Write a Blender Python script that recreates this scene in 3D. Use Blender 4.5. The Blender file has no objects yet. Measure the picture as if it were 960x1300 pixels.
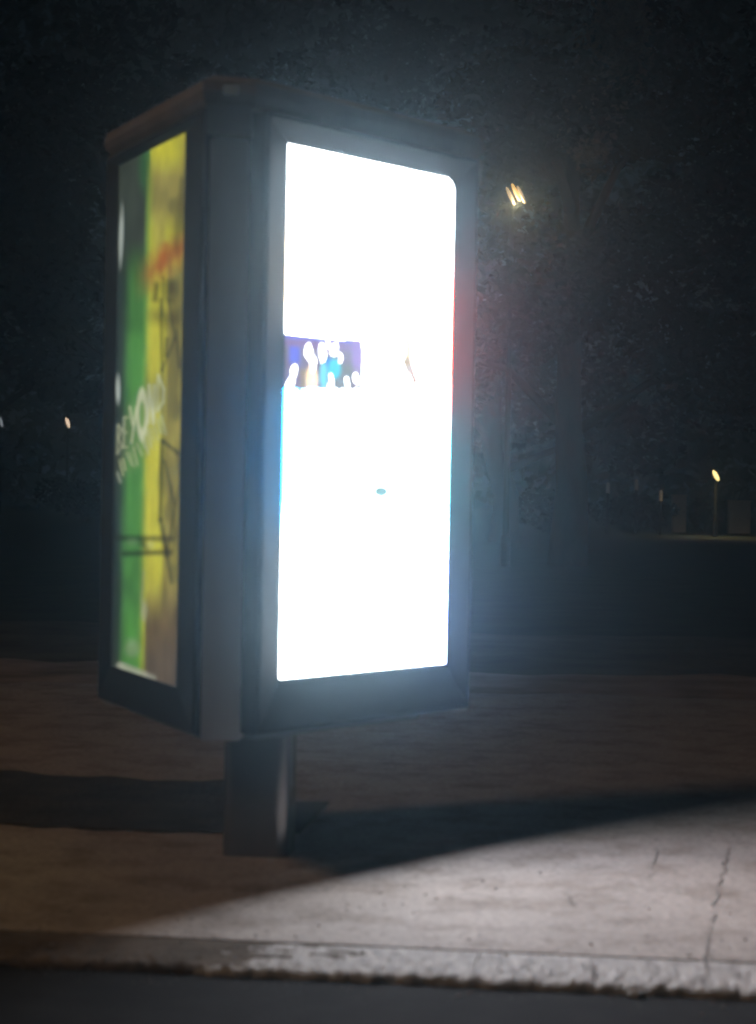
import bpy, bmesh, math, random
import numpy as np
from mathutils import Vector, Matrix, noise

random.seed(7)
SC = bpy.context.scene
COL = SC.collection

# ------------------------------------------------------------------ camera
CAM_H = 1.31
F_PX, PITCH, ROLL = 2692.05, 0.0129, 0.0180
cam_d = bpy.data.cameras.new("camera")
cam = bpy.data.objects.new("camera", cam_d)
COL.objects.link(cam)
cam_d.sensor_fit = 'VERTICAL'
cam_d.sensor_height = 36.0
cam_d.lens = 36.0 * F_PX / 1300.0
cam_d.clip_start = 0.05
cam_d.clip_end = 1000
cam.location = (0, 0, CAM_H)
cam.rotation_euler = (Matrix.Rotation(math.pi / 2 - PITCH, 4, 'X') @ Matrix.Rotation(ROLL, 4, 'Z')).to_euler()
cam_d.dof.use_dof = True
cam_d.dof.focus_distance = 25.0
cam_d.dof.aperture_fstop = 3.4
SC.camera = cam

# ------------------------------------------------------------------ sky, moon, exposure
world = bpy.data.worlds.new("World")
SC.world = world
world.use_nodes = True
wn = world.node_tree.nodes
sky = wn.new('ShaderNodeTexSky')
sky.sky_type = 'NISHITA'
sky.sun_disc = False
sky.sun_elevation = math.radians(20)
sky.sun_rotation = math.radians(200)
bg = wn['Background']
tint = wn.new('ShaderNodeMix')                 # night sky over the city: a little greener than the day sky
tint.data_type = 'RGBA'
tint.blend_type = 'MULTIPLY'
tint.inputs['Factor'].default_value = 1.0
tint.inputs[7].default_value = (0.80, 1.06, 0.90, 1)
world.node_tree.links.new(sky.outputs[0], tint.inputs[6])
world.node_tree.links.new(tint.outputs[2], bg.inputs[0])
bg.inputs[1].default_value = 0.0012
moon_d = bpy.data.lights.new("moon", 'SUN')
moon_d.energy = 0.001
moon_d.angle = math.radians(0.5)
moon_d.color = (0.85, 0.92, 1.0)
moon = bpy.data.objects.new("moon", moon_d)
COL.objects.link(moon)
moon.rotation_euler = (math.radians(70), 0, math.radians(-20))
moon.location = (0, 0, 30)

vs = SC.view_settings
vs.view_transform = 'Standard'
vs.look = 'None'
vs.exposure = 0.0
vs.gamma = 1
vs.use_curve_mapping = False
SC.cycles.use_denoising = True
SC.cycles.max_bounces = 6
SC.cycles.volume_bounces = 1
SC.cycles.sample_clamp_indirect = 4

SCREEN_POWER = 21.0
LAMP_POWER = 1300.0
HAZE = 0.0064
SC.cycles.filter_width = 2.2

# ------------------------------------------------------------------ helpers
def project(P):
    """photo pixel (960x1300) of world points, used to lay the artwork out on the flat poster and screen"""
    P = np.asarray(P, float)
    x, y, z = P[..., 0], P[..., 1], P[..., 2] - CAM_H
    cp, sp = math.cos(PITCH), math.sin(PITCH)
    yy, zz = y * cp - z * sp, y * sp + z * cp
    u, v = x / yy * F_PX, -zz / yy * F_PX
    c, s = math.cos(ROLL), math.sin(ROLL)
    return 480 + c * u - s * v, 650 + s * u + c * v

def at(px, py, depth):
    """world point seen at photo pixel at a depth along Y"""
    c, s = math.cos(ROLL), math.sin(ROLL)
    a, b = px - 480, py - 650
    u, v = c * a + s * b, -s * a + c * b
    d = Vector((u / F_PX, 1.0, -v / F_PX))
    cp, sp = math.cos(PITCH), math.sin(PITCH)
    d = Vector((d.x, d.y * cp + d.z * sp, -d.y * sp + d.z * cp))
    d *= depth / d.y
    return Vector((d.x, d.y, d.z + CAM_H))

def obj(name, bm, mat, parent=None, smooth=False):
    me = bpy.data.meshes.new(name)
    bm.normal_update()
    bm.to_mesh(me)
    bm.free()
    if smooth:
        for p in me.polygons:
            p.use_smooth = True
    for m in (mat if isinstance(mat, (list, tuple)) else [mat]):
        me.materials.append(m)
    o = bpy.data.objects.new(name, me)
    COL.objects.link(o)
    if parent:
        o.parent = parent
    return o

def thing(name, label, cat, loc=(0, 0, 0), group=None):
    o = bpy.data.objects.new(name, None)
    COL.objects.link(o)
    o.location = loc
    o.empty_display_size = 0.2
    return tag(o, label, cat, group)

def tag(o, label, cat, group=None):
    o['label'] = label
    o['category'] = cat
    if group:
        o['group'] = group
    return o

def structure(o, kind='structure'):
    o['kind'] = kind
    return o

def prism(bm, pts, z0, z1, bevel=0.0):
    n = len(pts)
    lo = [bm.verts.new((p[0], p[1], z0)) for p in pts]
    hi = [bm.verts.new((p[0], p[1], z1)) for p in pts]
    fs = [bm.faces.new(lo[::-1]), bm.faces.new(hi)]
    for i in range(n):
        j = (i + 1) % n
        fs.append(bm.faces.new((lo[i], lo[j], hi[j], hi[i])))
    bmesh.ops.recalc_face_normals(bm, faces=fs)
    if bevel:
        es = list({e for f in fs for e in f.edges})
        bmesh.ops.bevel(bm, geom=es, offset=bevel, segments=2, affect='EDGES')
    return fs

def box(bm, M, sx, sy, sz, bevel=0.0):
    """box in local frame M, centred in x,y, standing on z=0"""
    vs_ = [bm.verts.new(M @ Vector((x * sx / 2, y * sy / 2, z * sz))) for z in (0, 1) for x, y in ((-1, -1), (1, -1), (1, 1), (-1, 1))]
    F = [(0, 3, 2, 1), (4, 5, 6, 7), (0, 1, 5, 4), (1, 2, 6, 5), (2, 3, 7, 6), (3, 0, 4, 7)]
    fs = [bm.faces.new([vs_[i] for i in f]) for f in F]
    if bevel:
        es = list({e for f in fs for e in f.edges})
        bmesh.ops.bevel(bm, geom=es, offset=bevel, segments=2, affect='EDGES')

def tube(bm, path, radii, seg=12, caps=True):
    rings = []
    for i, p in enumerate(path):
        p = Vector(p)
        a = Vector(path[max(i - 1, 0)])
        b = Vector(path[min(i + 1, len(path) - 1)])
        d = (b - a).normalized()
        ref = Vector((1, 0, 0)) if abs(d.x) < 0.8 else Vector((0, 1, 0))
        u = d.cross(ref).normalized()
        v = d.cross(u)
        rings.append([bm.verts.new(p + (u * math.cos(t) + v * math.sin(t)) * radii[i]) for t in [2 * math.pi * k / seg for k in range(seg)]])
    fs = []
    for r0, r1 in zip(rings, rings[1:]):
        for k in range(seg):
            fs.append(bm.faces.new((r0[k], r0[(k + 1) % seg], r1[(k + 1) % seg], r1[k])))
    if caps:
        fs.append(bm.faces.new(rings[0][::-1]))
        fs.append(bm.faces.new(rings[-1]))
    bmesh.ops.recalc_face_normals(bm, faces=fs)

def ellipsoid(bm, c, r, seg=14, ring=8):
    m = Matrix.Translation(c) @ Matrix.Diagonal((r[0], r[1], r[2], 1))
    bmesh.ops.create_uvsphere(bm, u_segments=seg, v_segments=ring, radius=1, matrix=m)

# ------------------------------------------------------------------ materials
def mat(name, color, rough=0.6, metal=0.0, noise_scale=None, amount=0.25, bump=0.0, bump_scale=60.0, detail=6.0, stretch=None, coat=0.0, spec=0.5):
    m = bpy.data.materials.new(name)
    m.use_nodes = True
    nt = m.node_tree
    b = nt.nodes['Principled BSDF']
    b.inputs['Base Color'].default_value = (*color, 1)
    b.inputs['Roughness'].default_value = rough
    b.inputs['Metallic'].default_value = metal
    b.inputs['Coat Weight'].default_value = coat
    b.inputs['Specular IOR Level'].default_value = spec
    tc = nt.nodes.new('ShaderNodeTexCoord')
    src = tc.outputs['Object']
    if stretch:
        mp = nt.nodes.new('ShaderNodeMapping')
        mp.inputs['Scale'].default_value = stretch
        nt.links.new(src, mp.inputs[0])
        src = mp.outputs[0]
    if noise_scale:
        n = nt.nodes.new('ShaderNodeTexNoise')
        n.inputs['Scale'].default_value = noise_scale
        n.inputs['Detail'].default_value = detail
        n.inputs['Roughness'].default_value = 0.65
        nt.links.new(src, n.inputs['Vector'])
        r = nt.nodes.new('ShaderNodeValToRGB')
        r.color_ramp.elements[0].position = 0.3
        r.color_ramp.elements[1].position = 0.7
        r.color_ramp.elements[0].color = (*[c * (1 - amount) for c in color], 1)
        r.color_ramp.elements[1].color = (*[min(1, c * (1 + amount)) for c in color], 1)
        nt.links.new(n.outputs[0], r.inputs[0])
        nt.links.new(r.outputs[0], b.inputs['Base Color'])
    if bump:
        n2 = nt.nodes.new('ShaderNodeTexNoise')
        n2.inputs['Scale'].default_value = bump_scale
        n2.inputs['Detail'].default_value = 5
        nt.links.new(src, n2.inputs['Vector'])
        bp = nt.nodes.new('ShaderNodeBump')
        bp.inputs['Strength'].default_value = bump
        bp.inputs['Distance'].default_value = 0.01
        nt.links.new(n2.outputs[0], bp.inputs['Height'])
        nt.links.new(bp.outputs[0], b.inputs['Normal'])
    return m

def emit_mat(name, color, strength):
    m = bpy.data.materials.new(name)
    m.use_nodes = True
    nt = m.node_tree
    b = nt.nodes['Principled BSDF']
    b.inputs['Base Color'].default_value = (0.8, 0.8, 0.8, 1)
    b.inputs['Emission Color'].default_value = (*color, 1)
    b.inputs['Emission Strength'].default_value = strength
    return m

def picture_mat(name, rough):
    """lit artwork: the colour attribute holds what each point of the display gives off"""
    m = bpy.data.materials.new(name)
    m.use_nodes = True
    nt = m.node_tree
    b = nt.nodes['Principled BSDF']
    b.inputs['Base Color'].default_value = (0.02, 0.02, 0.02, 1)
    b.inputs['Roughness'].default_value = rough
    a = nt.nodes.new('ShaderNodeAttribute')
    a.attribute_name = 'picture'
    nt.links.new(a.outputs['Color'], b.inputs['Emission Color'])
    b.inputs['Emission Strength'].default_value = 1.0
    return m

def concrete_mat():
    m = mat('concrete_paving', (0.33, 0.285, 0.25), 0.85, noise_scale=2.2, amount=0.14, bump=0.35, bump_scale=45)
    nt = m.node_tree
    b = nt.nodes['Principled BSDF']
    base = b.inputs['Base Color'].links[0].from_socket
    tc = nt.nodes['Texture Coordinate']
    # fine aggregate speckle
    n = nt.nodes.new('ShaderNodeTexNoise')
    n.inputs['Scale'].default_value = 38
    n.inputs['Detail'].default_value = 8
    n.inputs['Roughness'].default_value = 0.75
    nt.links.new(tc.outputs['Object'], n.inputs['Vector'])
    r = nt.nodes.new('ShaderNodeValToRGB')
    r.color_ramp.elements[0].position = 0.32
    r.color_ramp.elements[0].color = (0.52, 0.50, 0.48, 1)
    r.color_ramp.elements[1].position = 0.6
    r.color_ramp.elements[1].color = (1.06, 1.06, 1.06, 1)
    nt.links.new(n.outputs[0], r.inputs[0])
    mx = nt.nodes.new('ShaderNodeMix')
    mx.data_type = 'RGBA'
    mx.blend_type = 'MULTIPLY'
    mx.inputs['Factor'].default_value = 1.0
    nt.links.new(base, mx.inputs[6])
    nt.links.new(r.outputs[0], mx.inputs[7])
    # old stains
    sn = nt.nodes.new('ShaderNodeTexNoise')
    sn.inputs['Scale'].default_value = 3.7
    sn.inputs['Detail'].default_value = 9
    sn.inputs['Roughness'].default_value = 0.7
    nt.links.new(tc.outputs['Object'], sn.inputs['Vector'])
    sr = nt.nodes.new('ShaderNodeValToRGB')
    sr.color_ramp.elements[0].position = 0.38
    sr.color_ramp.elements[0].color = (0.66, 0.62, 0.58, 1)
    sr.color_ramp.elements[1].position = 0.52
    sr.color_ramp.elements[1].color = (1, 1, 1, 1)
    nt.links.new(sn.outputs[0], sr.inputs[0])
    ms = nt.nodes.new('ShaderNodeMix')
    ms.data_type = 'RGBA'
    ms.blend_type = 'MULTIPLY'
    ms.inputs['Factor'].default_value = 1.0
    nt.links.new(mx.outputs[2], ms.inputs[6])
    nt.links.new(sr.outputs[0], ms.inputs[7])
    mx = ms
    # hairline cracks
    wob = nt.nodes.new('ShaderNodeTexNoise')
    wob.inputs['Scale'].default_value = 6
    nt.links.new(tc.outputs['Object'], wob.inputs['Vector'])
    add = nt.nodes.new('ShaderNodeMix')
    add.data_type = 'RGBA'
    add.blend_type = 'LINEAR_LIGHT'
    add.inputs['Factor'].default_value = 0.16
    nt.links.new(tc.outputs['Object'], add.inputs[6])
    nt.links.new(wob.outputs[1], add.inputs[7])
    vo = nt.nodes.new('ShaderNodeTexVoronoi')
    vo.feature = 'DISTANCE_TO_EDGE'
    vo.inputs['Scale'].default_value = 1.15
    nt.links.new(add.outputs[2], vo.inputs['Vector'])
    cr = nt.nodes.new('ShaderNodeValToRGB')
    cr.color_ramp.elements[0].position = 0.0
    cr.color_ramp.elements[0].color = (0.45, 0.43, 0.42, 1)
    cr.color_ramp.elements[1].position = 0.012
    cr.color_ramp.elements[1].color = (1, 1, 1, 1)
    nt.links.new(vo.outputs['Distance'], cr.inputs[0])
    mx2 = nt.nodes.new('ShaderNodeMix')
    mx2.data_type = 'RGBA'
    mx2.blend_type = 'MULTIPLY'
    mx2.inputs['Factor'].default_value = 0.4
    nt.links.new(mx.outputs[2], mx2.inputs[6])
    nt.links.new(cr.outputs[0], mx2.inputs[7])
    nt.links.new(mx2.outputs[2], b.inputs['Base Color'])
    return m

M = dict(
    asphalt=mat('asphalt', (0.016, 0.0155, 0.015), 0.9, noise_scale=8, amount=0.35, bump=0.8, bump_scale=120, spec=0.1),
    concrete=concrete_mat(),
    kerb=mat('kerb_concrete', (0.33, 0.305, 0.28), 0.85, noise_scale=12, amount=0.42, bump=1.0, bump_scale=26, stretch=(2.2, 0.7, 1.0)),
    lawn=mat('dark_lawn', (0.030, 0.040, 0.022), 1.0, noise_scale=1.4, amount=0.4, bump=0.6, bump_scale=25, spec=0.1),
    earth=mat('bare_earth', (0.25, 0.20, 0.16), 1.0, noise_scale=1.3, amount=0.55, bump=0.7, bump_scale=20, spec=0.1),
    worn=mat('worn_lawn', (0.075, 0.068, 0.05), 1.0, noise_scale=1.3, amount=0.5, bump=0.7, bump_scale=20, spec=0.1),
    dirt_and_shade=mat('kerb_dirt_and_shade', (0.11, 0.09, 0.072), 1.0, noise_scale=7, amount=0.4, bump=0.8, bump_scale=40, spec=0.1),
    soil_and_shade=mat('bed_soil_and_shade', (0.050, 0.048, 0.040), 1.0, noise_scale=5, amount=0.4, bump=0.8, bump_scale=30, spec=0.1),  # soil of the pavement bed, also colours the painted shade strip
    hood=mat('matt_black_hood', (0.007, 0.0075, 0.0085), 0.7, noise_scale=6, amount=0.2, spec=0.03),
    grey=mat('grey_paint', (0.36, 0.325, 0.31), 0.55, noise_scale=5, amount=0.10, bump=0.06, bump_scale=40, stretch=(1, 1, 0.25)),
    dark=mat('dark_grey_paint', (0.035, 0.035, 0.038), 0.5, noise_scale=4, amount=0.15),
    black=mat('black_bezel', (0.018, 0.019, 0.022), 0.6, noise_scale=6, amount=0.2, spec=0.2),
    roof=mat('bronze_roof_paint', (0.12, 0.095, 0.075), 0.6, noise_scale=6, amount=0.2),
    column=mat('column_steel', (0.22, 0.215, 0.21), 0.16, metal=0.85, noise_scale=5, amount=0.2, bump=0.05, bump_scale=30, stretch=(1, 1, 0.3)),
    steel=mat('galvanised_steel', (0.45, 0.45, 0.45), 0.35, metal=0.9),
    pole=mat('lamp_pole_paint', (0.02, 0.022, 0.02), 0.5, noise_scale=8, amount=0.2, spec=0.1),
    bark=mat('bark', (0.045, 0.036, 0.028), 0.95, noise_scale=6, amount=0.35, bump=1.0, bump_scale=14, stretch=(1, 1, 0.3), spec=0.1),
    leaf=mat('dark_leaves', (0.026, 0.030, 0.018), 0.75, noise_scale=0.8, amount=0.35, spec=0.1),
    leaf_b=mat('brown_green_leaves', (0.034, 0.032, 0.020), 0.8, noise_scale=0.8, amount=0.35, spec=0.1),
    lamplit=mat('lamplit_leaves', (0.17, 0.14, 0.095), 0.85, noise_scale=2.5, amount=0.5, spec=0.1),  # lamplight painted in as a paler brown leaf colour
    grit=mat('grit', (0.20, 0.18, 0.16), 0.9, noise_scale=3, amount=0.5),
    crack=mat('crack_dirt', (0.13, 0.115, 0.10), 1.0, noise_scale=9, amount=0.4),
    shrub=mat('shrub_leaves', (0.028, 0.034, 0.028), 0.7, noise_scale=1.5, amount=0.35, spec=0.1),
    cabinet=mat('pale_cabinet_paint', (0.62, 0.55, 0.48), 0.7, noise_scale=3, amount=0.12),
    post=mat('pale_post_paint', (0.78, 0.75, 0.70), 0.7, noise_scale=3, amount=0.12),
    amber=emit_mat('amber_lamp_glow', (1.0, 0.55, 0.12), 1.1),
    warm=emit_mat('warm_lamp_glow', (1.0, 0.72, 0.26), 2.6),
    pale=emit_mat('pale_lamp_glow', (1.0, 0.72, 0.50), 1.2),
    straw=emit_mat('straw_lamp_glow', (1.0, 0.70, 0.38), 0.6),
    brown_glow=emit_mat('dim_brown_lamp_glow', (0.8, 0.5, 0.25), 0.5),
    cool=emit_mat('cool_lamp_glow', (0.75, 0.82, 0.9), 0.3),
)

# ------------------------------------------------------------------ ground
K0 = Vector((-1.016, 5.82, 0))
K1 = Vector((1.018, 5.58, 0))
KD = (K1 - K0).normalized()                    # along the kerb, towards the right
KN = Vector((-KD.y, KD.x, 0))                  # away from the road
def kp(s, d, z=0.0):
    """point s metres along the kerb from K0 and d metres in from its face"""
    p = K0 + KD * s + KN * d
    return Vector((p.x, p.y, z))

ROAD_Z = -0.035
def sheet(name, corners, m, cuts=0, amp=0.0):
    bm = bmesh.new()
    f = bm.faces.new([bm.verts.new(c) for c in corners])
    if cuts:
        bmesh.ops.subdivide_edges(bm, edges=bm.edges[:], cuts=cuts, use_grid_fill=True)
        for v in bm.verts:
            v.co.z += amp * noise.noise(v.co * 0.8)
    bmesh.ops.recalc_face_normals(bm, faces=bm.faces[:])
    if bm.faces[0].normal.z < 0:
        bmesh.ops.reverse_faces(bm, faces=bm.faces[:])
    return structure(obj(name, bm, m))

sheet('terrain', [(-150, -60, -0.13), (150, -60, -0.13), (150, 150, -0.13), (-150, 150, -0.13)], M['lawn'])
sheet('road', [kp(-80, -9, ROAD_Z), kp(80, -9, ROAD_Z), kp(80, 0.0, ROAD_Z), kp(-80, 0.0, ROAD_Z)], M['asphalt'])
sheet('lawn', [kp(-110, 8.25, -0.004), kp(110, 8.25, -0.004), kp(110, 120, -0.004), kp(-110, 120, -0.004)], M['lawn'])

def ragged_strip(name, m, near, far, wn, wf, s0, s1, z, n=240, seed=1.0, taper=0.0):
    """ground strip along the kerb with ragged long edges"""
    bm = bmesh.new()
    prev = None
    for i in range(n + 1):
        s_ = s0 + (s1 - s0) * i / n
        f = lambda k, q: noise.noise(Vector((s_ * .35 / q, seed + k, 0))) + .5 * noise.noise(Vector((s_ * 1.9 / q, seed * 3 + k, 0))) + .35 * noise.noise(Vector((s_ * 7 / q, seed * 5 + k, 0)))
        q = 1.0 if n == 240 else .12
        a_, b_ = near + wn * f(0, q), far + wf * f(9, q)
        if taper:                                # the strip peters out towards its right end
            k_ = max(0.02, min(1.0, (s1 - s_) / taper)) ** .8
            a_ = b_ - (b_ - a_) * min(1, k_ * (1 + .45 * f(5, q)))
        cur = [bm.verts.new(kp(s_, a_, z)), bm.verts.new(kp(s_, b_, z))]
        if prev:
            bm.faces.new((prev[0], cur[0], cur[1], prev[1]))
        prev = cur
    bm.normal_update()
    if bm.faces[:][0].normal.z < 0:
        bmesh.ops.reverse_faces(bm, faces=bm.faces[:])
    return structure(obj(name, bm, m))
ragged_strip('bare_earth', M['earth'], 7.5, 10.4, .55, .5, -40, 40, .003)
ragged_strip('worn_lawn', M['worn'], 9.2, 13.0, .8, .9, -40, 40, .007, seed=2.3)
KW = 0.30                                       # width of the kerb stones
def build_pavement():
    bm = bmesh.new()
    # two long strips of old concrete with a worn joint between them
    for d0, d1 in ((KW + 0.010, 4.3), (4.31, 8.25)):
        prism(bm, [kp(-60, d0), kp(60, d0), kp(60, d1), kp(-60, d1)], -0.10, 0.0)
    return structure(obj('pavement', bm, M['concrete']))
build_pavement()
sheet('pavement_bed', [kp(-60, 0.05, -0.02), kp(60, 0.05, -0.02), kp(60, 8.3, -0.02), kp(-60, 8.3, -0.02)], M['soil_and_shade'])

def build_kerb():
    bm = bmesh.new()
    a = -12.0
    L = 1.9
    while a < 12:
        near = -2.2 < a < 4.4
        nx = 150 if near else 2
        b = a + L - 0.003
        prof = [(0.006, -0.12), (0.003, -0.05), (0.0, -0.02), (0.004, -0.006), (0.016, 0.0)] + [(0.016 + (KW - 0.02) * q / 22, 0.0) for q in range(1, 22)] + [(KW - 0.004, -0.002), (KW, -0.012), (KW, -0.12)]
        grid = []
        for i in range(nx + 1):
            s = a + (b - a) * i / nx
            row = []
            for j, (d, z) in enumerate(prof):
                p = kp(s, d, z)
                if near and 0 < j < len(prof) - 2:
                    wear = max(0.0, 1 - d / 0.26)
                    q = Vector((s * 30, d * 11, 1.7))
                    p.z += wear * (noise.noise(q) * 0.010 + noise.noise(q * 2.7) * 0.006 - 0.010)
                    edge = max(0.0, 1 - d / 0.06)
                    e = noise.noise(Vector((s * 4.0, 2.2, 0))) * 0.022 + noise.noise(Vector((s * 17, 5.2, 0))) * 0.012
                    p += KN * e * edge
                row.append(bm.verts.new(p))
            grid.append(row)
        for r0, r1 in zip(grid, grid[1:]):
            for j in range(len(prof) - 1):
                bm.faces.new((r0[j], r1[j], r1[j + 1], r0[j + 1]))
        bm.faces.new(grid[0])
        bm.faces.new(grid[-1][::-1])
        a += L
    bmesh.ops.recalc_face_normals(bm, faces=bm.faces[:])
    # left end: street dirt, with fading screen light painted in as darker colour
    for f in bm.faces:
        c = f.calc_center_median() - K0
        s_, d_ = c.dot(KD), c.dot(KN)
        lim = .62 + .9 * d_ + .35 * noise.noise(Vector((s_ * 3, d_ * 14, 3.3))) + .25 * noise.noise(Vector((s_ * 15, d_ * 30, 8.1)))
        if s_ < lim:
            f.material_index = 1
    return structure(obj('kerb', bm, [M['kerb'], M['dirt_and_shade']]))
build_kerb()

def build_cracks():
    bm = bmesh.new()
    rnd = random.Random(12)
    for pts, w0 in (([(838, 1052), (832, 1088), (826, 1112), (819, 1140)], .006), ([(924, 1076), (918, 1110), (908, 1140), (905, 1175), (897, 1200), (895, 1232)], .007),
                    ([(752, 1222), (756, 1240)], .007), ([(716, 1118), (722, 1140), (728, 1150)], .005), ([(-40, 1186), (60, 1189), (180, 1192)], .004)):
        P = []
        for (xa, ya), (xb, yb) in zip(pts, pts[1:]):
            for k in range(9):
                t = k / 9
                x, y = xa + (xb - xa) * t + rnd.uniform(-3.5, 3.5), ya + (yb - ya) * t
                d = 7.0
                for _ in range(30):
                    q = at(x, y, d)
                    d *= (CAM_H - 0.003) / max(.2, (CAM_H - q.z))
                P.append(at(x, y, d))
        prev = None
        for k, q in enumerate(P):
            w = w0 * rnd.uniform(.45, 1.25)
            if rnd.random() < .22:
                prev = None
                continue
            t = (P[min(k + 1, len(P) - 1)] - P[max(k - 1, 0)]).normalized()
            side = Vector((t.y, -t.x, 0)) * w / 2
            cur = [bm.verts.new((q.x + side.x, q.y + side.y, .003)), bm.verts.new((q.x - side.x, q.y - side.y, .003))]
            if prev:
                bm.faces.new((prev[0], cur[0], cur[1], prev[1]))
            prev = cur
    for f in bm.faces:
        f.normal_update()
        if f.normal.z < 0:
            f.normal_flip()
    return structure(obj('pavement_cracks', bm, M['crack']))
build_cracks()

# dark strip painting a band of shade on the pavement left of the kiosk
def build_shade_strip():
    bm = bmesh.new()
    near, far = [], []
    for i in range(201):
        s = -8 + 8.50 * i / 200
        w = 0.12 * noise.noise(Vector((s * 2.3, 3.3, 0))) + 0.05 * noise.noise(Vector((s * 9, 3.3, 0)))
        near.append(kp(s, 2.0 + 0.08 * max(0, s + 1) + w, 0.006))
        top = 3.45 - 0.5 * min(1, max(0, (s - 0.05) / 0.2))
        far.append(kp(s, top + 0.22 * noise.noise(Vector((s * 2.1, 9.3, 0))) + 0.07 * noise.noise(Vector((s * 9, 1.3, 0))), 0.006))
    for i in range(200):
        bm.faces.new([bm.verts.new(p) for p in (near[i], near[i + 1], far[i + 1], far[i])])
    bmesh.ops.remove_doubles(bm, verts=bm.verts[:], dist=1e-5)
    return structure(obj('left_shade_strip', bm, M['soil_and_shade']))
build_shade_strip()

# ------------------------------------------------------------------ the advertising kiosk
NC = Vector((-0.5257, 6.672, 0))               # where the two front faces would meet
YAW = 0.1349
A2 = math.radians(30)
DR = Vector((math.sin(A2 + YAW), math.cos(A2 + YAW), 0))
DL = Vector((-math.sin(A2 - YAW), math.cos(A2 - YAW), 0))
S, SL = 1.50, 1.43                            # widths of the right and left faces
VR, VL = NC + DR * S, NC + DL * SL
CENTRE = (NC + VR + VL) / 3
Z_BODY0, Z_BODY1 = 0.502, 2.50

kiosk = thing('advertising_kiosk', 'tall three sided kiosk with blazing white screen and green and yellow poster on one column', 'advertising kiosk', (CENTRE.x, CENTRE.y, 0))
KLOC = Vector((CENTRE.x, CENTRE.y, 0))

def kobj(name, bm, m, parent=None, smooth=False):
    """link a kiosk part; its mesh is written in world coordinates and moved to the kiosk's base"""
    for v in bm.verts:
        v.co -= KLOC
    return obj(name, bm, m, parent or kiosk, smooth)

def outline(cl, cr, off):
    """triangle with cut corners, pushed out by off"""
    vs3 = [NC, VR, VL]
    pts = []
    for i in range(3):
        v, nxt, prv = vs3[i], vs3[(i + 1) % 3], vs3[(i - 1) % 3]
        v2 = v + (v - CENTRE).normalized() * off * 2
        pts.append(v2 + (prv - v).normalized() * cl)
        pts.append(v2 + (nxt - v).normalized() * cr)
    return pts

bm = bmesh.new()
prism(bm, outline(0.16, 0.16, -0.035), Z_BODY0 + 0.01, Z_BODY1)
kobj('body', bm, M['dark'])
# grey corner posts
ol = outline(0.075, 0.15, 0.0)
for i in range(3):
    a, b = ol[2 * i], ol[2 * i + 1]
    v = [NC, VR, VL][i]
    inn = (CENTRE - v).normalized()
    bm = bmesh.new()
    prism(bm, [a, b, b + inn * 0.07, a + inn * 0.07], Z_BODY0 - 0.02, Z_BODY1 - 0.095, bevel=0.006)
    kobj('corner_post', bm, M['grey'])
    bm = bmesh.new()
    t = (b - a).normalized() * 0.012
    prism(bm, [a - t - inn * 0.012, b + t - inn * 0.012, b + inn * 0.07, a + inn * 0.07], Z_BODY1 - 0.09, Z_BODY1 + 0.01, bevel=0.005)
    kobj('post_capital', bm, M['roof'])

# roof: a flared rim and a low faceted cap
bm = bmesh.new()
levels = [(0.10, 0.18, 0.005, 2.505), (0.115, 0.195, 0.020, 2.525), (0.12, 0.20, 0.028, 2.550), (0.12, 0.20, 0.020, 2.585), (0.10, 0.18, -0.03, 2.615), (0.05, 0.10, -0.36, 2.68)]
rings = []
for cl, cr, off, z in levels:
    rings.append([bm.verts.new((p.x, p.y, z)) for p in outline(cl, cr, off)])
for r0, r1 in zip(rings, rings[1:]):
    for k in range(6):
        bm.faces.new((r0[k], r0[(k + 1) % 6], r1[(k + 1) % 6], r1[k]))
bm.faces.new(rings[0][::-1])
bm.faces.new(rings[-1])
bmesh.ops.recalc_face_normals(bm, faces=bm.faces[:])
roof = kobj('roof', bm, M['roof'])
bm = bmesh.new()
ang = math.atan2(DR.y - DL.y, DR.x - DL.x)
cm = (outline(0.12, 0.20, 0.04)[0] + outline(0.12, 0.20, 0.04)[1]) / 2
box(bm, Matrix.Translation((cm.x + 0.01, cm.y - 0.003, 2.535)) @ Matrix.Rotation(YAW * -1, 4, 'Z'), 0.05, 0.012, 0.03, 0.004)
kobj('glint_plate', bm, M['steel'], roof)  # small plate added to give the roof rim a lamp glint

# frames
def face_frame(origin, d, name, u0, u1, z0, z1, iu0, iu1, iz0, iz1, proud, m, parent=None):
    """a picture frame on a kiosk face: outer rim proud of the picture, sides sloping down to it"""
    n = Vector((d.y, -d.x, 0))
    if n.dot(origin + d * 0.7 - CENTRE) < 0:
        n = -n
    bm = bmesh.new()
    def P(u, z, h):
        q = origin + d * u + n * h
        return bm.verts.new((q.x, q.y, z))
    prof = []
    lip = 0.016
    for (a0, a1, b0, b1, h) in ((u0, u1, z0, z1, -0.03), (u0, u1, z0, z1, proud - 0.006), (u0 + 0.006, u1 - 0.006, z0 + 0.006, z1 - 0.006, proud),
                                (u0 + lip, u1 - lip, z0 + lip, z1 - lip, proud), (iu0, iu1, iz0, iz1, 0.002), (iu0, iu1, iz0, iz1, -0.02)):
        prof.append([P(a0, b0, h), P(a1, b0, h), P(a1, b1, h), P(a0, b1, h)])
    for r0, r1 in zip(prof, prof[1:]):
        for k in range(4):
            bm.faces.new((r0[k], r0[(k + 1) % 4], r1[(k + 1) % 4], r1[k]))
    bmesh.ops.recalc_face_normals(bm, faces=bm.faces[:])
    return kobj(name, bm, m, parent), n

# artwork helpers (photo pixels) -------------------------------------------
def seg_dist(X, Y, a, b):
    ax, ay = a
    bx, by = b
    t = np.clip(((X - ax) * (bx - ax) + (Y - ay) * (by - ay)) / ((bx - ax) ** 2 + (by - ay) ** 2 + 1e-9), 0, 1)
    return np.hypot(X - ax - t * (bx - ax), Y - ay - t * (by - ay))

def soft(d, w, e):
    return np.clip((w - d) / e + 0.5, 0, 1)

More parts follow.
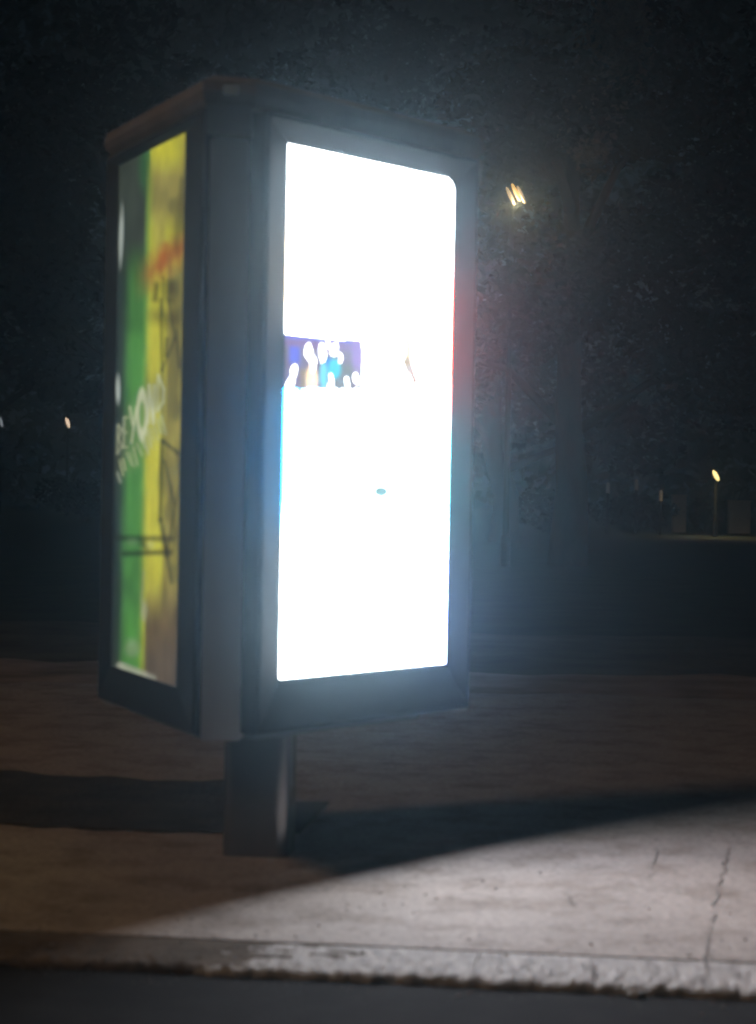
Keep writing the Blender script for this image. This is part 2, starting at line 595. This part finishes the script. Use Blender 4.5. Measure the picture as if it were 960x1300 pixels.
def lerp(C, col, w):
    w = np.asarray(w)[..., None]
    return C * (1 - w) + np.array(col, float) * w

def smooth(x, a, b):
    t = np.clip((x - a) / (b - a), 0, 1)
    return t * t * (3 - 2 * t)

def vnoise(A, B, seed):
    """cheap smooth value noise"""
    rs = np.random.RandomState(seed)
    T = rs.rand(64, 64)
    ia, ib = np.floor(A).astype(int), np.floor(B).astype(int)
    fa, fb = A - ia, B - ib
    fa, fb = fa * fa * (3 - 2 * fa), fb * fb * (3 - 2 * fb)
    g = lambda i, j: T[i % 64, j % 64]
    return (g(ia, ib) * (1 - fa) + g(ia + 1, ib) * fa) * (1 - fb) + (g(ia, ib + 1) * (1 - fa) + g(ia + 1, ib + 1) * fa) * fb

def picture(name, origin, d, u0, u1, z0, z1, nu, nz, fn, m, parent, round_r=0.0):
    bm = bmesh.new()
    us = np.linspace(u0, u1, nu + 1)
    zs = np.linspace(z0, z1, nz + 1)
    U, Z = np.meshgrid(us, zs)
    W = np.stack([origin.x + d.x * U, origin.y + d.y * U, Z], -1)
    X, Y = project(W)
    C = fn(X, Y, (U - u0) / (u1 - u0), (Z - z0) / (z1 - z0))
    vv = [[bm.verts.new(W[i, j]) for j in range(nu + 1)] for i in range(nz + 1)]
    for i in range(nz):
        for j in range(nu):
            if round_r:
                uc, zc = (us[j] + us[j + 1]) / 2, (zs[i] + zs[i + 1]) / 2
                du, dz = max(0, uc - (u1 - round_r)), max(0, zc - (z1 - round_r))
                if du > 0 and dz > 0 and math.hypot(du, dz) > round_r:
                    continue
            bm.faces.new((vv[i][j], vv[i][j + 1], vv[i + 1][j + 1], vv[i + 1][j]))
    bm.verts.index_update()
    n = Vector((d.y, -d.x, 0))
    if n.dot(origin + d * 0.7 - CENTRE) < 0:
        n = -n
    bm.normal_update()
    if bm.faces[:][0].normal.dot(n) < 0:
        bmesh.ops.reverse_faces(bm, faces=bm.faces[:])
    o = kobj(name, bm, m, parent)
    ca = o.data.color_attributes.new('picture', 'FLOAT_COLOR', 'POINT')
    flat = np.concatenate([np.maximum(C, 0).reshape(-1, 3), np.ones(((nu + 1) * (nz + 1), 1))], 1).astype(np.float32)
    ca.data.foreach_set('color', flat.ravel())
    return o

def lin(r, g, b):
    f = lambda c: c / 12.92 if c <= 0.04045 else ((c + 0.055) / 1.055) ** 2.4
    return np.array([f(r / 255), f(g / 255), f(b / 255)])

# right face: the over-bright digital screen
SU0, SU1, SZ0, SZ1 = 0.344, 0.344 + 0.9294, CAM_H - 0.6429, CAM_H + 1.1071
def screen_art(X, Y, s, t):
    P = SCREEN_POWER
    C = np.ones(X.shape + (3,)) * np.array([0.97, 1.0, 1.03]) * P
    # tints added to colour the glow: cyan-blue mid left, rosy and teal right
    lw = np.clip(1 - s / 0.30, 0, 1)
    C = lerp(C, np.array([0.06, 1.1, 2.4]) * P, lw * soft(abs(Y - 560), 105, 60))
    C = lerp(C, np.array([1.2, 0.85, 0.55]) * P, lw * soft(abs(Y - 345), 50, 40) * 0.8)
    rw = np.clip((s - 0.70) / 0.30, 0, 1)
    C = lerp(C, np.array([3.4, 0.30, 0.22]) * P, rw * soft(abs(Y - 430), 80, 60))
    C = lerp(C, np.array([0.2, 1.0, 1.15]) * P, rw * soft(abs(Y - 610), 70, 60) * 0.9)
    C = lerp(C, np.array([0.5, 0.7, 1.7]) * P, rw * soft(abs(Y - 770), 70, 60) * 0.8)
    # photograph in the advert: performers against a violet backdrop above raised hands
    top = 424 + (X - 366) * 0.085
    inside = (X < 461) & (Y > top) & (Y < 494 + (X - 366) * 0.01)
    base = np.ones_like(C) * lin(118, 100, 120)
    base = lerp(base, lin(95, 95, 205), soft(abs(X - 374), 7, 4) * soft(Y, 462, 10))
    base = lerp(base, lin(105, 98, 198), soft(Y - top, 6, 4))
    base = lerp(base, lin(125, 90, 145), soft(Y - top, 15, 6) * soft(-(Y - top), -6, 4))
    base = lerp(base, lin(140, 105, 175), soft(abs(X - 455), 8, 5) * soft(Y, 470, 16))
    base = lerp(base, lin(105, 102, 98), soft(abs(X - 432), 16, 6) * soft(-Y, -462, 8))
    base = lerp(base, lin(150, 120, 80), soft(abs(X - 387), 6, 4) * soft(-Y, -468, 6))
    base = lerp(base, lin(50, 120, 195), soft(np.hypot((X - 417) / 5, (Y - 462) / 9), 1, .4))
    base = lerp(base, lin(60, 195, 215), soft(np.hypot((X - 425) / 8, (Y - 468) / 13), 1, .35))
    base = lerp(base, lin(110, 205, 225), soft(np.hypot((X - 411) / 5, (Y - 476) / 17), 1, .4))
    base = lerp(base, np.array([1.4, 1.0, 0.5]), soft(np.hypot((X - 396) / 7, (Y - 482) / 18), 1, .4))
    white = np.zeros(X.shape)
    XX, YY = X + 5 * (vnoise(X / 5, Y / 7, 8) - .5), Y + 9 * (vnoise(X / 6, Y / 8, 9) - .5)
    for cx, cy, rx, ry in ((393, 448, 5, 13), (398, 461, 4, 9), (409, 445, 3.5, 10), (411, 455, 2.5, 6), (425, 445, 4, 10), (433, 452, 2.5, 9), (417, 437, 1.2, 7),
                           (372, 472, 3.6, 9), (369, 486, 5, 9), (420, 486, 2.6, 11), (452, 480, 3.3, 10), (440, 488, 2.2, 9)):
        white = np.maximum(white, soft(np.hypot((XX - cx) / (rx * .74), (YY - cy) / (ry * .82)), 1, .25))
    base = base * 1.15
    C2 = lerp(base, np.array([1, 1, 1]) * P * 0.6, white)
    C = np.where(inside[..., None], C2, C)
    # dark arms hanging below the picture
    for poly in (((421, 494), (425, 508)), ((430, 494), (431, 509)), ((438, 492), (441, 504)), ((380, 494), (381, 497))):
        C = lerp(C, lin(120, 130, 115), soft(seg_dist(X, Y, *poly), 2.8, 1.2))
    # small figures to the right and lower down
    C = lerp(C, np.array([1.2, 1.0, 0.55]), soft(seg_dist(X, Y, (518, 430), (518, 460)), 5, 2.0))
    C = lerp(C, lin(190, 165, 125), soft(seg_dist(X, Y, (517, 459), (520, 469)), 6.5, 1.6))
    C = lerp(C, lin(185, 165, 150), soft(seg_dist(X, Y, (521, 468), (527, 484)), 4.6, 1.2))
    C = lerp(C, lin(90, 140, 125), soft(np.hypot((X - 484) / 10.5, (Y - 624) / 8.0), 1, .3))
    return C

screen_frame, nR = face_frame(NC, DR, 'screen_frame', 0.170, SU1 + 0.075, Z_BODY0, Z_BODY1 - 0.005, SU0, SU1, SZ0, SZ1, 0.06, M['hood'])
picture('screen', NC, DR, SU0, SU1, SZ0, SZ1, 186, 350, screen_art, picture_mat('screen_picture', 0.3), screen_frame, round_r=0.05)

# left face: the dim back-lit poster
PU0, PU1, PZ0, PZ1 = 0.344, 0.344 + 0.8212, CAM_H - 0.6793, CAM_H - 0.6793 + 1.8265
GLYPH = {  # hand-brushed capitals as strokes in a unit box
    'B': [((0, 0), (0, 1)), ((0, 1), (.7, .85)), ((.7, .85), (.1, .55)), ((.1, .55), (.8, .25)), ((.8, .25), (0, 0))],
    'E': [((0, 0), (0, 1)), ((0, 1), (.7, 1)), ((0, .5), (.6, .5)), ((0, 0), (.7, 0))],
    'Y': [((0, 1), (.4, .5)), ((.85, 1), (.3, 0))],
    'N': [((0, 0), (.05, 1)), ((.05, 1), (.75, 0)), ((.75, 0), (.8, 1))],
    'D': [((0, 0), (0, 1)), ((0, 1), (.75, .6)), ((.75, .6), (.7, .25)), ((.7, .25), (0, 0))],
}
def poster_art(X, Y, s, t):
    # s runs from the kerb corner away, so x in the picture = 1 - s
    h = 1 - s
    split = 186 + (500 - Y) * 0.018                                   # green | yellow line in photo pixels
    yel = lin(205, 200, 58)
    olive = lin(152, 140, 62)
    green = lin(84, 150, 66)
    dgreen = lin(58, 84, 62)
    C = np.ones(X.shape + (3,)) * green
    C = lerp(C, dgreen, smooth(split - X, 16, 34))
    C = lerp(C, lin(40, 48, 52), smooth(split - X, 24, 40) * 0.9)
    grey = smooth(-Y, -370, -300)
    C = lerp(C, lin(58, 66, 56), grey * smooth(split - X, -2, 8))
    C = lerp(C, lin(48, 98, 54), soft(np.hypot((X - 186) / 9, (Y - 215) / 32), 1, .8) * 0.8)
    # yellow side
    Yc = np.ones_like(C) * yel
    Yc = lerp(Yc, olive, smooth(X - split, 22, 27) * smooth(Y, 330, 345) * 0.85)
    Yc = lerp(Yc, lin(160, 148, 80), soft(abs(Y - 245), 34, 30) * 0.9)
    Yc = lerp(Yc, lin(180, 170, 80), soft(np.hypot((X - 202) / 8, (Y - 290) / 34), 1, .8) * 0.7)
    Yc = lerp(Yc, olive, smooth(X, 216, 236) * 0.5)
    Yc = lerp(Yc, lin(118, 98, 62), smooth(Y, 715, 800) * smooth(X - split, 0, 6))
    Yc = lerp(Yc, lin(98, 86, 74), smooth(Y, 790, 850) * 0.8)
    C = np.where((X > split)[..., None], Yc, C)
    edge = soft(abs(X - split), 3, 7)
    C = lerp(C, (yel + green) / 2, edge * smooth(Y, 180, 240) * 0.75)
    # orange streak across both colours
    ob = abs((Y - (345 - (X - 190) * 0.75)))
    C = lerp(C, lin(170, 92, 40), soft(ob + 9 * (vnoise(X / 6, Y / 9, 12) - .3), 18, 26) * smooth(X, 165, 200) * 0.85)
    C = lerp(C, lin(184, 92, 34), soft(seg_dist(X, Y, (210, 312), (205, 338)), 5, 8) * 0.6)
    # dark print: bottle-like outline strokes and bands
    for a, b, w, k in (((199, 362), (197, 380), 4, .55), ((207, 352), (206, 400), 1.5, .5), ((216, 362), (216, 380), 6, .45),
                       ((200, 402), (222, 404), 10, .40), ((212, 430), (211, 452), 2, .6), ((224, 420), (228, 465), 2, .5),
                       ((206, 560), (204, 660), 2.6, .65), ((204, 660), (212, 705), 2.4, .65), ((212, 705), (218, 740), 1.8, .5), ((207, 560), (226, 575), 2.2, .6),
                       ((209, 585), (222, 640), 1.6, .5), ((226, 575), (229, 610), 2, .5), ((229, 610), (212, 700), 1.4, .5), ((204, 380), (206, 470), 1.8, .55), ((206, 470), (222, 430), 1.5, .5), ((222, 430), (214, 380), 1.4, .45), ((206, 470), (207, 560), 2, .5), ((150, 683), (218, 684), 3.5, .55), ((158, 703), (216, 701), 3.2, .6), ((181, 690), (186, 694), 4, .5)):
        C = C * (1 - (soft(seg_dist(X, Y, a, b), w, w * 1.4 + 1) * min(.85, k * 1.3))[..., None])
    C = lerp(C, lin(200, 200, 120), soft(np.hypot((X - 191) / 5, (Y - 692) / 5), 1, .7) * 0.55)
    C = lerp(C, lin(130, 160, 120), soft(np.hypot((X - 168) / 7, (Y - 688) / 5), 1, .9) * 0.4)
    # brushed lettering climbing to the right
    def cy_at(x):
        return 527 - (x - 180) * 1.12
    for ch, bx, w, hh, k in (('B', 149, 7, 36, .55), ('E', 157, 7, 38, .6), ('Y', 164, 10, 46, .9), ('O', 175, 11, 52, 1.1), ('N', 188, 9, 48, 1.2), ('D', 200, 10, 46, .8)):
        c0 = cy_at(bx + w / 2)
        def pt(p):
            return (bx + p[0] * w + p[1] * 1.0, c0 + (0.5 - p[1]) * hh)
        if ch == 'O':
            d = abs(np.hypot((X - bx - w * 0.5) / (w * 0.5), (Y - c0) / (hh * 0.5)) - 1) * w * 0.5
            C = lerp(C, lin(222, 228, 186), np.minimum(1, soft(d, 1.7, 1.5) * k))
        else:
            for a, b in GLYPH[ch]:
                C = lerp(C, lin(220, 226, 184), np.minimum(1, soft(seg_dist(X, Y, pt(a), pt(b)), 1.4, 1.4) * k))
    # second brushed line, only strokes can be made out
    rs = random.Random(3)
    for i in range(13):
        bx = 152 + i * 4.4
        by = cy_at(bx) + 28 + rs.uniform(-4, 4)
        L = rs.uniform(14, 24)
        C = lerp(C, lin(195, 204, 155), soft(seg_dist(X, Y, (bx, by), (bx + rs.uniform(3, 7), by + L)), 1.2, 1.5) * rs.uniform(.45, .9))
    C = lerp(C, lin(150, 150, 110), soft(np.hypot((X - 178) / 30, (Y - 540 + (X - 178) * 1.12) / 40), 1, .9) * 0.28)
    C = lerp(C, lin(190, 200, 180), soft(seg_dist(X, Y, (149, 600), (153, 612)), 1.6, 1.6) * 0.6)
    # small print and pale marks low on the sheet
    C = lerp(C, lin(185, 185, 150), soft(np.hypot((X - 183) / 4, (Y - 776) / 13), 1, .8) * 0.7)
    C = lerp(C, lin(175, 180, 140), soft(seg_dist(X, Y, (183, 725), (179, 765)), 1.2, 1.6) * 0.6)
    C = lerp(C, lin(150, 165, 130), soft(np.hypot((X - 168) / 9, (Y - 823) / 11), 1, .8) * 0.55)
    C = lerp(C, lin(185, 185, 165), soft(seg_dist(X, Y, (152, 845), (194, 861)), 4.5, 4) * 0.8)
    C = lerp(C, lin(205, 215, 205), soft(np.hypot((X - 154 + (Y - 300) * .03) / 2.4, (Y - 300) / 34), 1, .8) * 0.8)  # glints off the glass painted into the artwork, here and below
    C = lerp(C, lin(205, 215, 205), soft(np.hypot((X - 150) / 2.6, (Y - 494) / 17), 1, .8) * 0.8)
    C = C * (1 - 0.45 * smooth(vnoise(X / 7, Y / 26, 31), .5, .9) * smooth(X, 196, 222))[..., None]
    C = C * (1 - 0.30 * smooth(vnoise(X / 16, Y / 50, 33), .45, .9))[..., None]
    # wrinkles in the sheet and uneven tubes behind it
    nz = 0.66 + 0.30 * vnoise(h * 16, t * 30, 2) * (0.6 + 0.4 * vnoise(h * 40, t * 60, 5))
    C = C * nz[..., None]
    return C

poster_frame, nL = face_frame(NC, DL, 'poster_frame', 0.085, SL - 0.155, Z_BODY0, Z_BODY1 - 0.005, PU0 - 0.012, PU1, PZ0, PZ1, 0.02, M['black'])
picture('poster', NC, DL, PU0, PU1, PZ0, PZ1, 164, 365, poster_art, picture_mat('poster_picture', 0.25), poster_frame)

# rear face: a plain closed panel in the same frame
DB = (VR - VL).normalized()
SB = (VR - VL).length
rear_frame, nB = face_frame(VL, DB, 'rear_frame', 0.13, SB - 0.13, Z_BODY0, Z_BODY1 - 0.005, 0.31, SB - 0.31, 0.65, 2.41, 0.02, M['black'])
bm = bmesh.new()
q = [VL + DB * 0.31, VL + DB * (SB - 0.31)]
f = bm.faces.new([bm.verts.new((p.x, p.y, z)) for p, z in ((q[0], 0.65), (q[1], 0.65), (q[1], 2.41), (q[0], 2.41))])
kobj('rear_panel', bm, M['dark'], rear_frame)

# underside tray, column and foot
bm = bmesh.new()
prism(bm, outline(0.20, 0.20, -0.06), Z_BODY0 - 0.035, Z_BODY0 + 0.008)
kobj('underside_tray', bm, M['dark'])
bm = bmesh.new()
pts = []
CR = Matrix.Rotation(math.radians(-6.6), 3, 'Z')
for cx, cy, a0 in ((1, -1, -90), (1, 1, 0), (-1, 1, 90), (-1, -1, 180)):
    for k in range(9):
        a = math.radians(a0 + 90 * k / 8)
        pts.append(CENTRE + CR @ Vector((cx * 0.072 + 0.045 * math.cos(a), cy * 0.072 + 0.045 * math.sin(a), 0)))
prism(bm, pts, -0.02, Z_BODY0)
kobj('column', bm, M['column'])
# ------------------------------------------------------------------ street lamps
def street_lamp(name, label, base, height, arm, head, glow, glow_r, group, light=None, light_col=(1, .7, .4), pole_r=0.07, tilt=0.0, panes=1, kind='SPOT'):
    """pole, curved arm, shade and lit lens; arm = (dx, dy) from the pole to the lamp head"""
    t = thing(name, label, 'street lamp', base, group)
    bm = bmesh.new()
    tube(bm, [(0, 0, 0), (0, 0, 0.5), (0, 0, 0.52), (0, 0, height)], [pole_r * 1.7, pole_r * 1.6, pole_r * 1.1, pole_r * 0.7], 12)
    obj('pole', bm, M['pole'], t)
    ax, ay = arm
    if abs(ax) + abs(ay) > 0.01:
        bm = bmesh.new()
        tube(bm, [(0, 0, height - 0.3), (ax * .25, ay * .25, height), (ax * .6, ay * .6, height + 0.12), (ax, ay, height + 0.1)], [pole_r * .5] * 4, 8)
        obj('arm', bm, M['pole'], t)
        top = height + 0.06
    else:
        top = height + glow_r[2] + 0.02
    bm = bmesh.new()
    ellipsoid(bm, Vector((ax, ay, top + glow_r[2] * 0.9)), (glow_r[0] * 1.25, glow_r[1] * 1.25, glow_r[2] * 0.45))
    sh = obj('lamp_shade', bm, M['pole'], t, True)
    for k in range(panes):
        bm = bmesh.new()
        ellipsoid(bm, Vector((0, 0, 0)), glow_r)
        g = glow[k] if isinstance(glow, tuple) else glow
        ln = obj('lens', bm, g, sh, True)
        ln.location = (ax + (k - (panes - 1) / 2) * glow_r[0] * 2.9, ay, top - abs(k - .4 * panes) * glow_r[2] * .35)
        ln.rotation_euler = (0, tilt, 0)
    if light:
        ld = bpy.data.lights.new('lamp_light', kind)
        ld.energy = light
        ld.color = light_col
        ld.shadow_soft_size = 0.95 if kind == 'SPOT' else 0.1
        if kind == 'SPOT':
            ld.spot_size = math.radians(165)
            ld.spot_blend = 0.5
        lo = bpy.data.objects.new('lamp_light', ld)
        COL.objects.link(lo)
        lo.parent = t
        lo.location = (ax, ay, top - glow_r[2] - 0.05)
    return t

# the lamp over the road to the left that lights the pavement
street_lamp('street_lamp', 'tall street lamp over the road, out of the picture to the left', (-9.5, -2.4, -0.13), 9.9, (0.0, 5.5), None, M['amber'], (0.2, 0.38, 0.09),
            'street lamps', LAMP_POWER, (1.0, 0.63, 0.36))

G = 'distant lit lamps'
p = at(655, 243, 34)
AMBER = p.copy()
street_lamp('street_lamp', 'amber street lamp high among dark leaves beside the white screen', (p.x, p.y + 1.0, -0.004), p.z - 0.06, (0.0, -1.0), None, (M['straw'], M['amber'], M['brown_glow']), (0.030, 0.05, 0.16), G, 22, (1.0, 0.62, 0.28), .05, -0.45, 3, 'POINT')
p = at(909, 602, 60)
street_lamp('lamp_post', 'bright yellow low lamp above the pale cabinets at the far right', (p.x, p.y, -0.004), p.z - 0.2, (0, 0), None, M['warm'], (0.06, 0.06, 0.17), G, 200, (1.0, 0.72, 0.35), 0.04, -0.5)
p = at(86, 536, 75)
street_lamp('lamp_post', 'small orange lamp alone in the darkness left of the poster', (p.x, p.y, -0.004), p.z - 0.2, (0, 0), None, M['pale'], (0.06, 0.06, 0.21), G, None, pole_r=0.04, tilt=-0.3)
p = at(1, 535, 75)
street_lamp('lamp_post', 'faint grey lamp cut by the left edge of the picture', (p.x, p.y, -0.004), p.z - 0.2, (0, 0), None, M['cool'], (0.06, 0.06, 0.22), G, None, pole_r=0.04, tilt=-0.3)

# ------------------------------------------------------------------ trees and planting
def leaf_cloud(bm, clumps, n, size, rnd, keep_off=None):
    """leaf sized faces spread through uneven clumps"""
    tot = sum(c[1] ** 2 for c in clumps)
    for c, r, sq in clumps:
        for _ in range(int(n * r * r / tot)):
            while True:
                v = Vector((rnd.uniform(-1, 1), rnd.uniform(-1, 1), rnd.uniform(-1, 1)))
                if 0.15 < v.length < 1:
                    break
            v *= v.length ** -0.35
            q = c + Vector((v.x * r, v.y * r, v.z * r * sq))
            if keep_off is not None and (q - keep_off).length < 1.1:
                continue
            s = size * rnd.uniform(0.6, 1.5)
            a = Vector((rnd.uniform(-1, 1), rnd.uniform(-1, 1), rnd.uniform(-.7, .7))).normalized()
            b = a.cross(Vector((rnd.uniform(-1, 1), rnd.uniform(-1, 1), rnd.uniform(-1, 1)))).normalized()
            vv = [bm.verts.new(q + a * s), bm.verts.new(q + b * s * .45), bm.verts.new(q - a * s), bm.verts.new(q - b * s * .45)]
            bm.faces.new(vv)

def tree(name, label, base, h, spread, trunk_h, n, leafm, seed, group='dark trees behind the kiosk', leaf=0.16, extra=()):
    rnd = random.Random(seed)
    t = thing(name, label, 'tree', base, group)
    bm = bmesh.new()
    lean = rnd.uniform(-.3, .3)
    path = [(0, 0, -0.05), (0.05, 0, trunk_h * .5), (lean, 0.1, trunk_h), (lean * 1.4, .1, h * .75)]
    r0 = 0.018 * h + 0.08
    tube(bm, path, [r0 * 1.25, r0, r0 * .8, r0 * .3], 12)
    clumps = []
    for k in range(9):
        a = k * 2.4 + rnd.uniform(-.4, .4)
        z = trunk_h * rnd.uniform(.75, 1.0) + (h - trunk_h) * (k / 9) * .75
        rr = spread * (1 - .5 * k / 9) * rnd.uniform(.55, 1.0)
        tip = Vector((lean + math.cos(a) * rr, math.sin(a) * rr, z + rnd.uniform(.4, 1.4)))
        tube(bm, [(lean * .9, .1, z * .85), tuple((tip + Vector((lean, .1, z * .9))) / 2 + Vector((0, 0, .25))), tuple(tip)], [r0 * .38, r0 * .24, r0 * .08], 7)
        clumps.append((tip, spread * rnd.uniform(.28, .46), rnd.uniform(.6, .85)))
        clumps.append((tip * .6 + Vector((lean, 0, z)) * .4 + Vector((rnd.uniform(-.5, .5), rnd.uniform(-.5, .5), rnd.uniform(.2, 1.0))), spread * rnd.uniform(.22, .36), .7))
    clumps.append((Vector((lean, 0, h * .92)), spread * .35, .8))
    obj('trunk', bm, M['bark'], t, True)
    bm = bmesh.new()
    leaf_cloud(bm, clumps, n, leaf, rnd, AMBER - Vector(base))
    obj('crown', bm, leafm, t)
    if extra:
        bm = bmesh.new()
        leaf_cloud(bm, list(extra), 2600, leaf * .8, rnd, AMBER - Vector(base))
        obj('lamplit_foliage', bm, M['lamplit'], t)
    return t

# big tree with hanging foliage coloured as if lit by the amber lamp
p = at(722, 640, 36)
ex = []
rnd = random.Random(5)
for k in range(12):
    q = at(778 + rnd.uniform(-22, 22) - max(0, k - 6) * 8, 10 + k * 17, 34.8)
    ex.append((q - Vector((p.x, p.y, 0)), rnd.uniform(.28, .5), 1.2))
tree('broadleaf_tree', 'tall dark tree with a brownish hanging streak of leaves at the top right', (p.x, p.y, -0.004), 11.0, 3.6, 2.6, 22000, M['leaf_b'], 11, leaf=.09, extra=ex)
p = at(1000, 640, 46)
tree('broadleaf_tree', 'dark tree rising above the yellow lamp at the right edge', (p.x, p.y, -0.004), 12.5, 4.2, 2.4, 20000, M['leaf'], 23, leaf=.12)
p = at(640, 640, 50)
tree('broadleaf_tree', 'dark tree close behind the right edge of the white screen', (p.x, p.y, -0.004), 12.0, 4.0, 2.2, 20000, M['leaf'], 31, leaf=.12)
p = at(430, 640, 58)
tree('broadleaf_tree', 'dark tree hidden for the most part behind the kiosk roof', (p.x, p.y, -0.004), 17.0, 4.8, 2.6, 20000, M['leaf'], 37, leaf=.14)
p = at(150, 640, 62)
tree('broadleaf_tree', 'dark tree behind the left poster, hardly visible at night', (p.x, p.y, -0.004), 16.0, 5.0, 4.5, 9000, M['leaf'], 41, leaf=.2)
p = at(-20, 640, 66)
tree('broadleaf_tree', 'dark tree on the left edge of the picture', (p.x, p.y, -0.004), 15.0, 4.6, 4.6, 9000, M['leaf'], 43, leaf=.2)

def shrub(label, base, r, h, seed, n=1500):
    rnd = random.Random(seed)
    t = thing('shrub', label, 'shrub', base, 'dark shrubs under the trees')
    bm = bmesh.new()
    for k in range(5):
        a = k * 1.3
        tube(bm, [(0, 0, -0.03), (math.cos(a) * r * .3, math.sin(a) * r * .3, h * .4), (math.cos(a) * r * .6, math.sin(a) * r * .6, h * .75)], [.03, .02, .01], 6)
    obj('stem', bm, M['bark'], t)
    bm = bmesh.new()
    cl = [(Vector((rnd.uniform(-.5, .5) * r, rnd.uniform(-.4, .4) * r, h * rnd.uniform(.35, .75))), r * rnd.uniform(.4, .6), h / r * .55) for _ in range(7)]
    leaf_cloud(bm, cl, n, .075, rnd)
    obj('foliage', bm, M['shrub'], t)
    return t
for px, d, r, h, lab, sd in ((700, 58, 1.5, 1.3, 'low dark shrub left of the pale posts under the trees', 3), (795, 66, 1.1, 1.25, 'round dark shrub standing among the thin pale posts', 5),
                             (835, 66, .7, 1.0, 'small dark shrub between the pale posts and the narrow pale cabinet', 7), (895, 68, .5, 1.1, 'narrow dark shrub between the two pale cabinets', 8),
                             (110, 66, 1.8, 1.5, 'wide low dark shrub beneath the small orange lamp', 9)):
    p = at(px, 660, d)
    shrub(lab, (p.x, p.y, -0.004), r, h, sd)

# two pale cabinets below the yellow lamp
def cabinet(label, base, w, d, h):
    t = thing('utility_cabinet', label, 'utility cabinet', base, 'pale cabinets below the yellow lamp')
    bm = bmesh.new()
    box(bm, Matrix.Identity(4), w, d, h, .012)
    obj('body', bm, M['cabinet'], t)
    bm = bmesh.new()
    box(bm, Matrix.Translation((0, -d / 2 - .012, h * .08)), w * .86, .02, h * .82, .005)
    dr = obj('door', bm, M['cabinet'], t)
    bm = bmesh.new()
    box(bm, Matrix.Translation((w * .32, -d / 2 - .032, h * .5)), .02, .02, .1, .003)
    obj('handle', bm, M['steel'], dr)
    bm = bmesh.new()
    box(bm, Matrix.Translation((0, 0, h + .001)), w + .06, d + .06, .04, .008)
    obj('lid', bm, M['cabinet'], t)
    return t
p0, p1 = at(862, 657, 66), at(862, 628, 66)
cabinet('narrow upright pale cabinet left of the yellow lamp', (p0.x, p0.y, -0.004), .40, .35, p1.z - .04)
p0, p1 = at(938, 657, 66), at(938, 635, 66)
cabinet('wide low pale cabinet under the yellow lamp at the right edge', (p0.x, p0.y, -0.004), .66, .4, p1.z - .04)

# thin pale posts among the shrubs
for px, y0, d, lab in ((772, 612, 62, 'leftmost thin pale post, in front of the round dark shrub'), (808, 608, 62, 'tallest of the thin pale posts, with a yellowish tint'), (839, 622, 62, 'shortest thin pale post, right of the round dark shrub')):
    p = at(px, y0, d)
    t = thing('marker_post', lab, 'post', (p.x, p.y, -0.004), 'thin pale posts under the trees')
    bm = bmesh.new()
    tube(bm, [(0, 0, -.02), (0, 0, p.z - .05)], [.04, .04], 10)
    obj('shaft', bm, M['pole'], t)
    bm = bmesh.new()
    tube(bm, [(0, 0, p.z - .32), (0, 0, p.z - .04), (0, 0, p.z)], [.055, .055, .03], 10)
    obj('cap', bm, M['post'], t)

# far wood closing the park
rnd = random.Random(77)
bm = bmesh.new()
cl = []
for k in range(70):
    x = -55 + 110 * k / 69 + rnd.uniform(-1, 1)
    for z0, z1 in ((1.2, 4.5), (5, 9), (10, 15), (16, 21), (22, 25)):
        cl.append((Vector((x + rnd.uniform(-1, 1), 96 + rnd.uniform(-4, 4), rnd.uniform(z0, z1))), rnd.uniform(2.4, 3.8), rnd.uniform(.8, 1.2)))
leaf_cloud(bm, cl, 100000, .40, rnd)
o = obj('far_wood', bm, M['leaf'])
o['kind'] = 'stuff'

# ------------------------------------------------------------------ small things by the kerb
def chip(label, s, d, size, seed):
    rnd = random.Random(seed)
    bm = bmesh.new()
    bmesh.ops.create_icosphere(bm, subdivisions=2, radius=1)
    for v in bm.verts:
        k = 1 + .45 * noise.noise(v.co * 1.4 + Vector((seed, 0, 0)))
        v.co = Vector((v.co.x * size * k, v.co.y * size * .7 * k, (v.co.z * .6 + .5) * size * k))
    o = obj('concrete_chip', bm, M['kerb'])
    q = kp(s, d, ROAD_Z - .004)
    o.location = q
    tag(o, label, 'stone', 'concrete chips in the gutter')
chip('small broken concrete lump lying in the gutter against the kerb', 1.735, -0.02, .024, 4)

# grit swept against the kerb and over the paving
rnd = random.Random(19)
bm = bmesh.new()
for _ in range(900):
    s_ = rnd.uniform(-1.0, 3.2)
    d_ = KW + 1.6 * rnd.random() ** 2 if rnd.random() < .6 else rnd.uniform(.02, KW)
    if rnd.random() < .25:
        d_ = -rnd.uniform(.01, .2) * rnd.random()
    r_ = .0018 + .0035 * rnd.random() ** 3
    q = kp(s_, d_, (ROAD_Z if d_ < 0 else .001) + r_ * .4)
    a_ = rnd.uniform(0, 3)
    M_ = Matrix.Translation(q) @ Matrix.Rotation(a_, 4, 'Z') @ Matrix.Diagonal((r_ * rnd.uniform(.8, 1.8), r_, r_ * .7, 1))
    bmesh.ops.create_icosphere(bm, subdivisions=1, radius=1, matrix=M_)
o = obj('grit', bm, M['grit'])
o['kind'] = 'stuff'

# ------------------------------------------------------------------ haze added round the whole scene to imitate lens glow
bm = bmesh.new()
prism(bm, [(-155, -65), (155, -65), (155, 155), (-155, 155)], -1.2, 32.0)
hz = bpy.data.materials.new('lens_glow_haze')
hz.use_nodes = True
nt = hz.node_tree
nt.nodes.remove(nt.nodes['Principled BSDF'])
pv = nt.nodes.new('ShaderNodeVolumePrincipled')
pv.inputs['Color'].default_value = (0.55, 0.82, 1.0, 1)
pv.inputs['Density'].default_value = HAZE
pv.inputs['Anisotropy'].default_value = 0.955
nt.links.new(pv.outputs[0], nt.nodes['Material Output'].inputs['Volume'])
o = obj('haze', bm, hz)
o['kind'] = 'stuff'
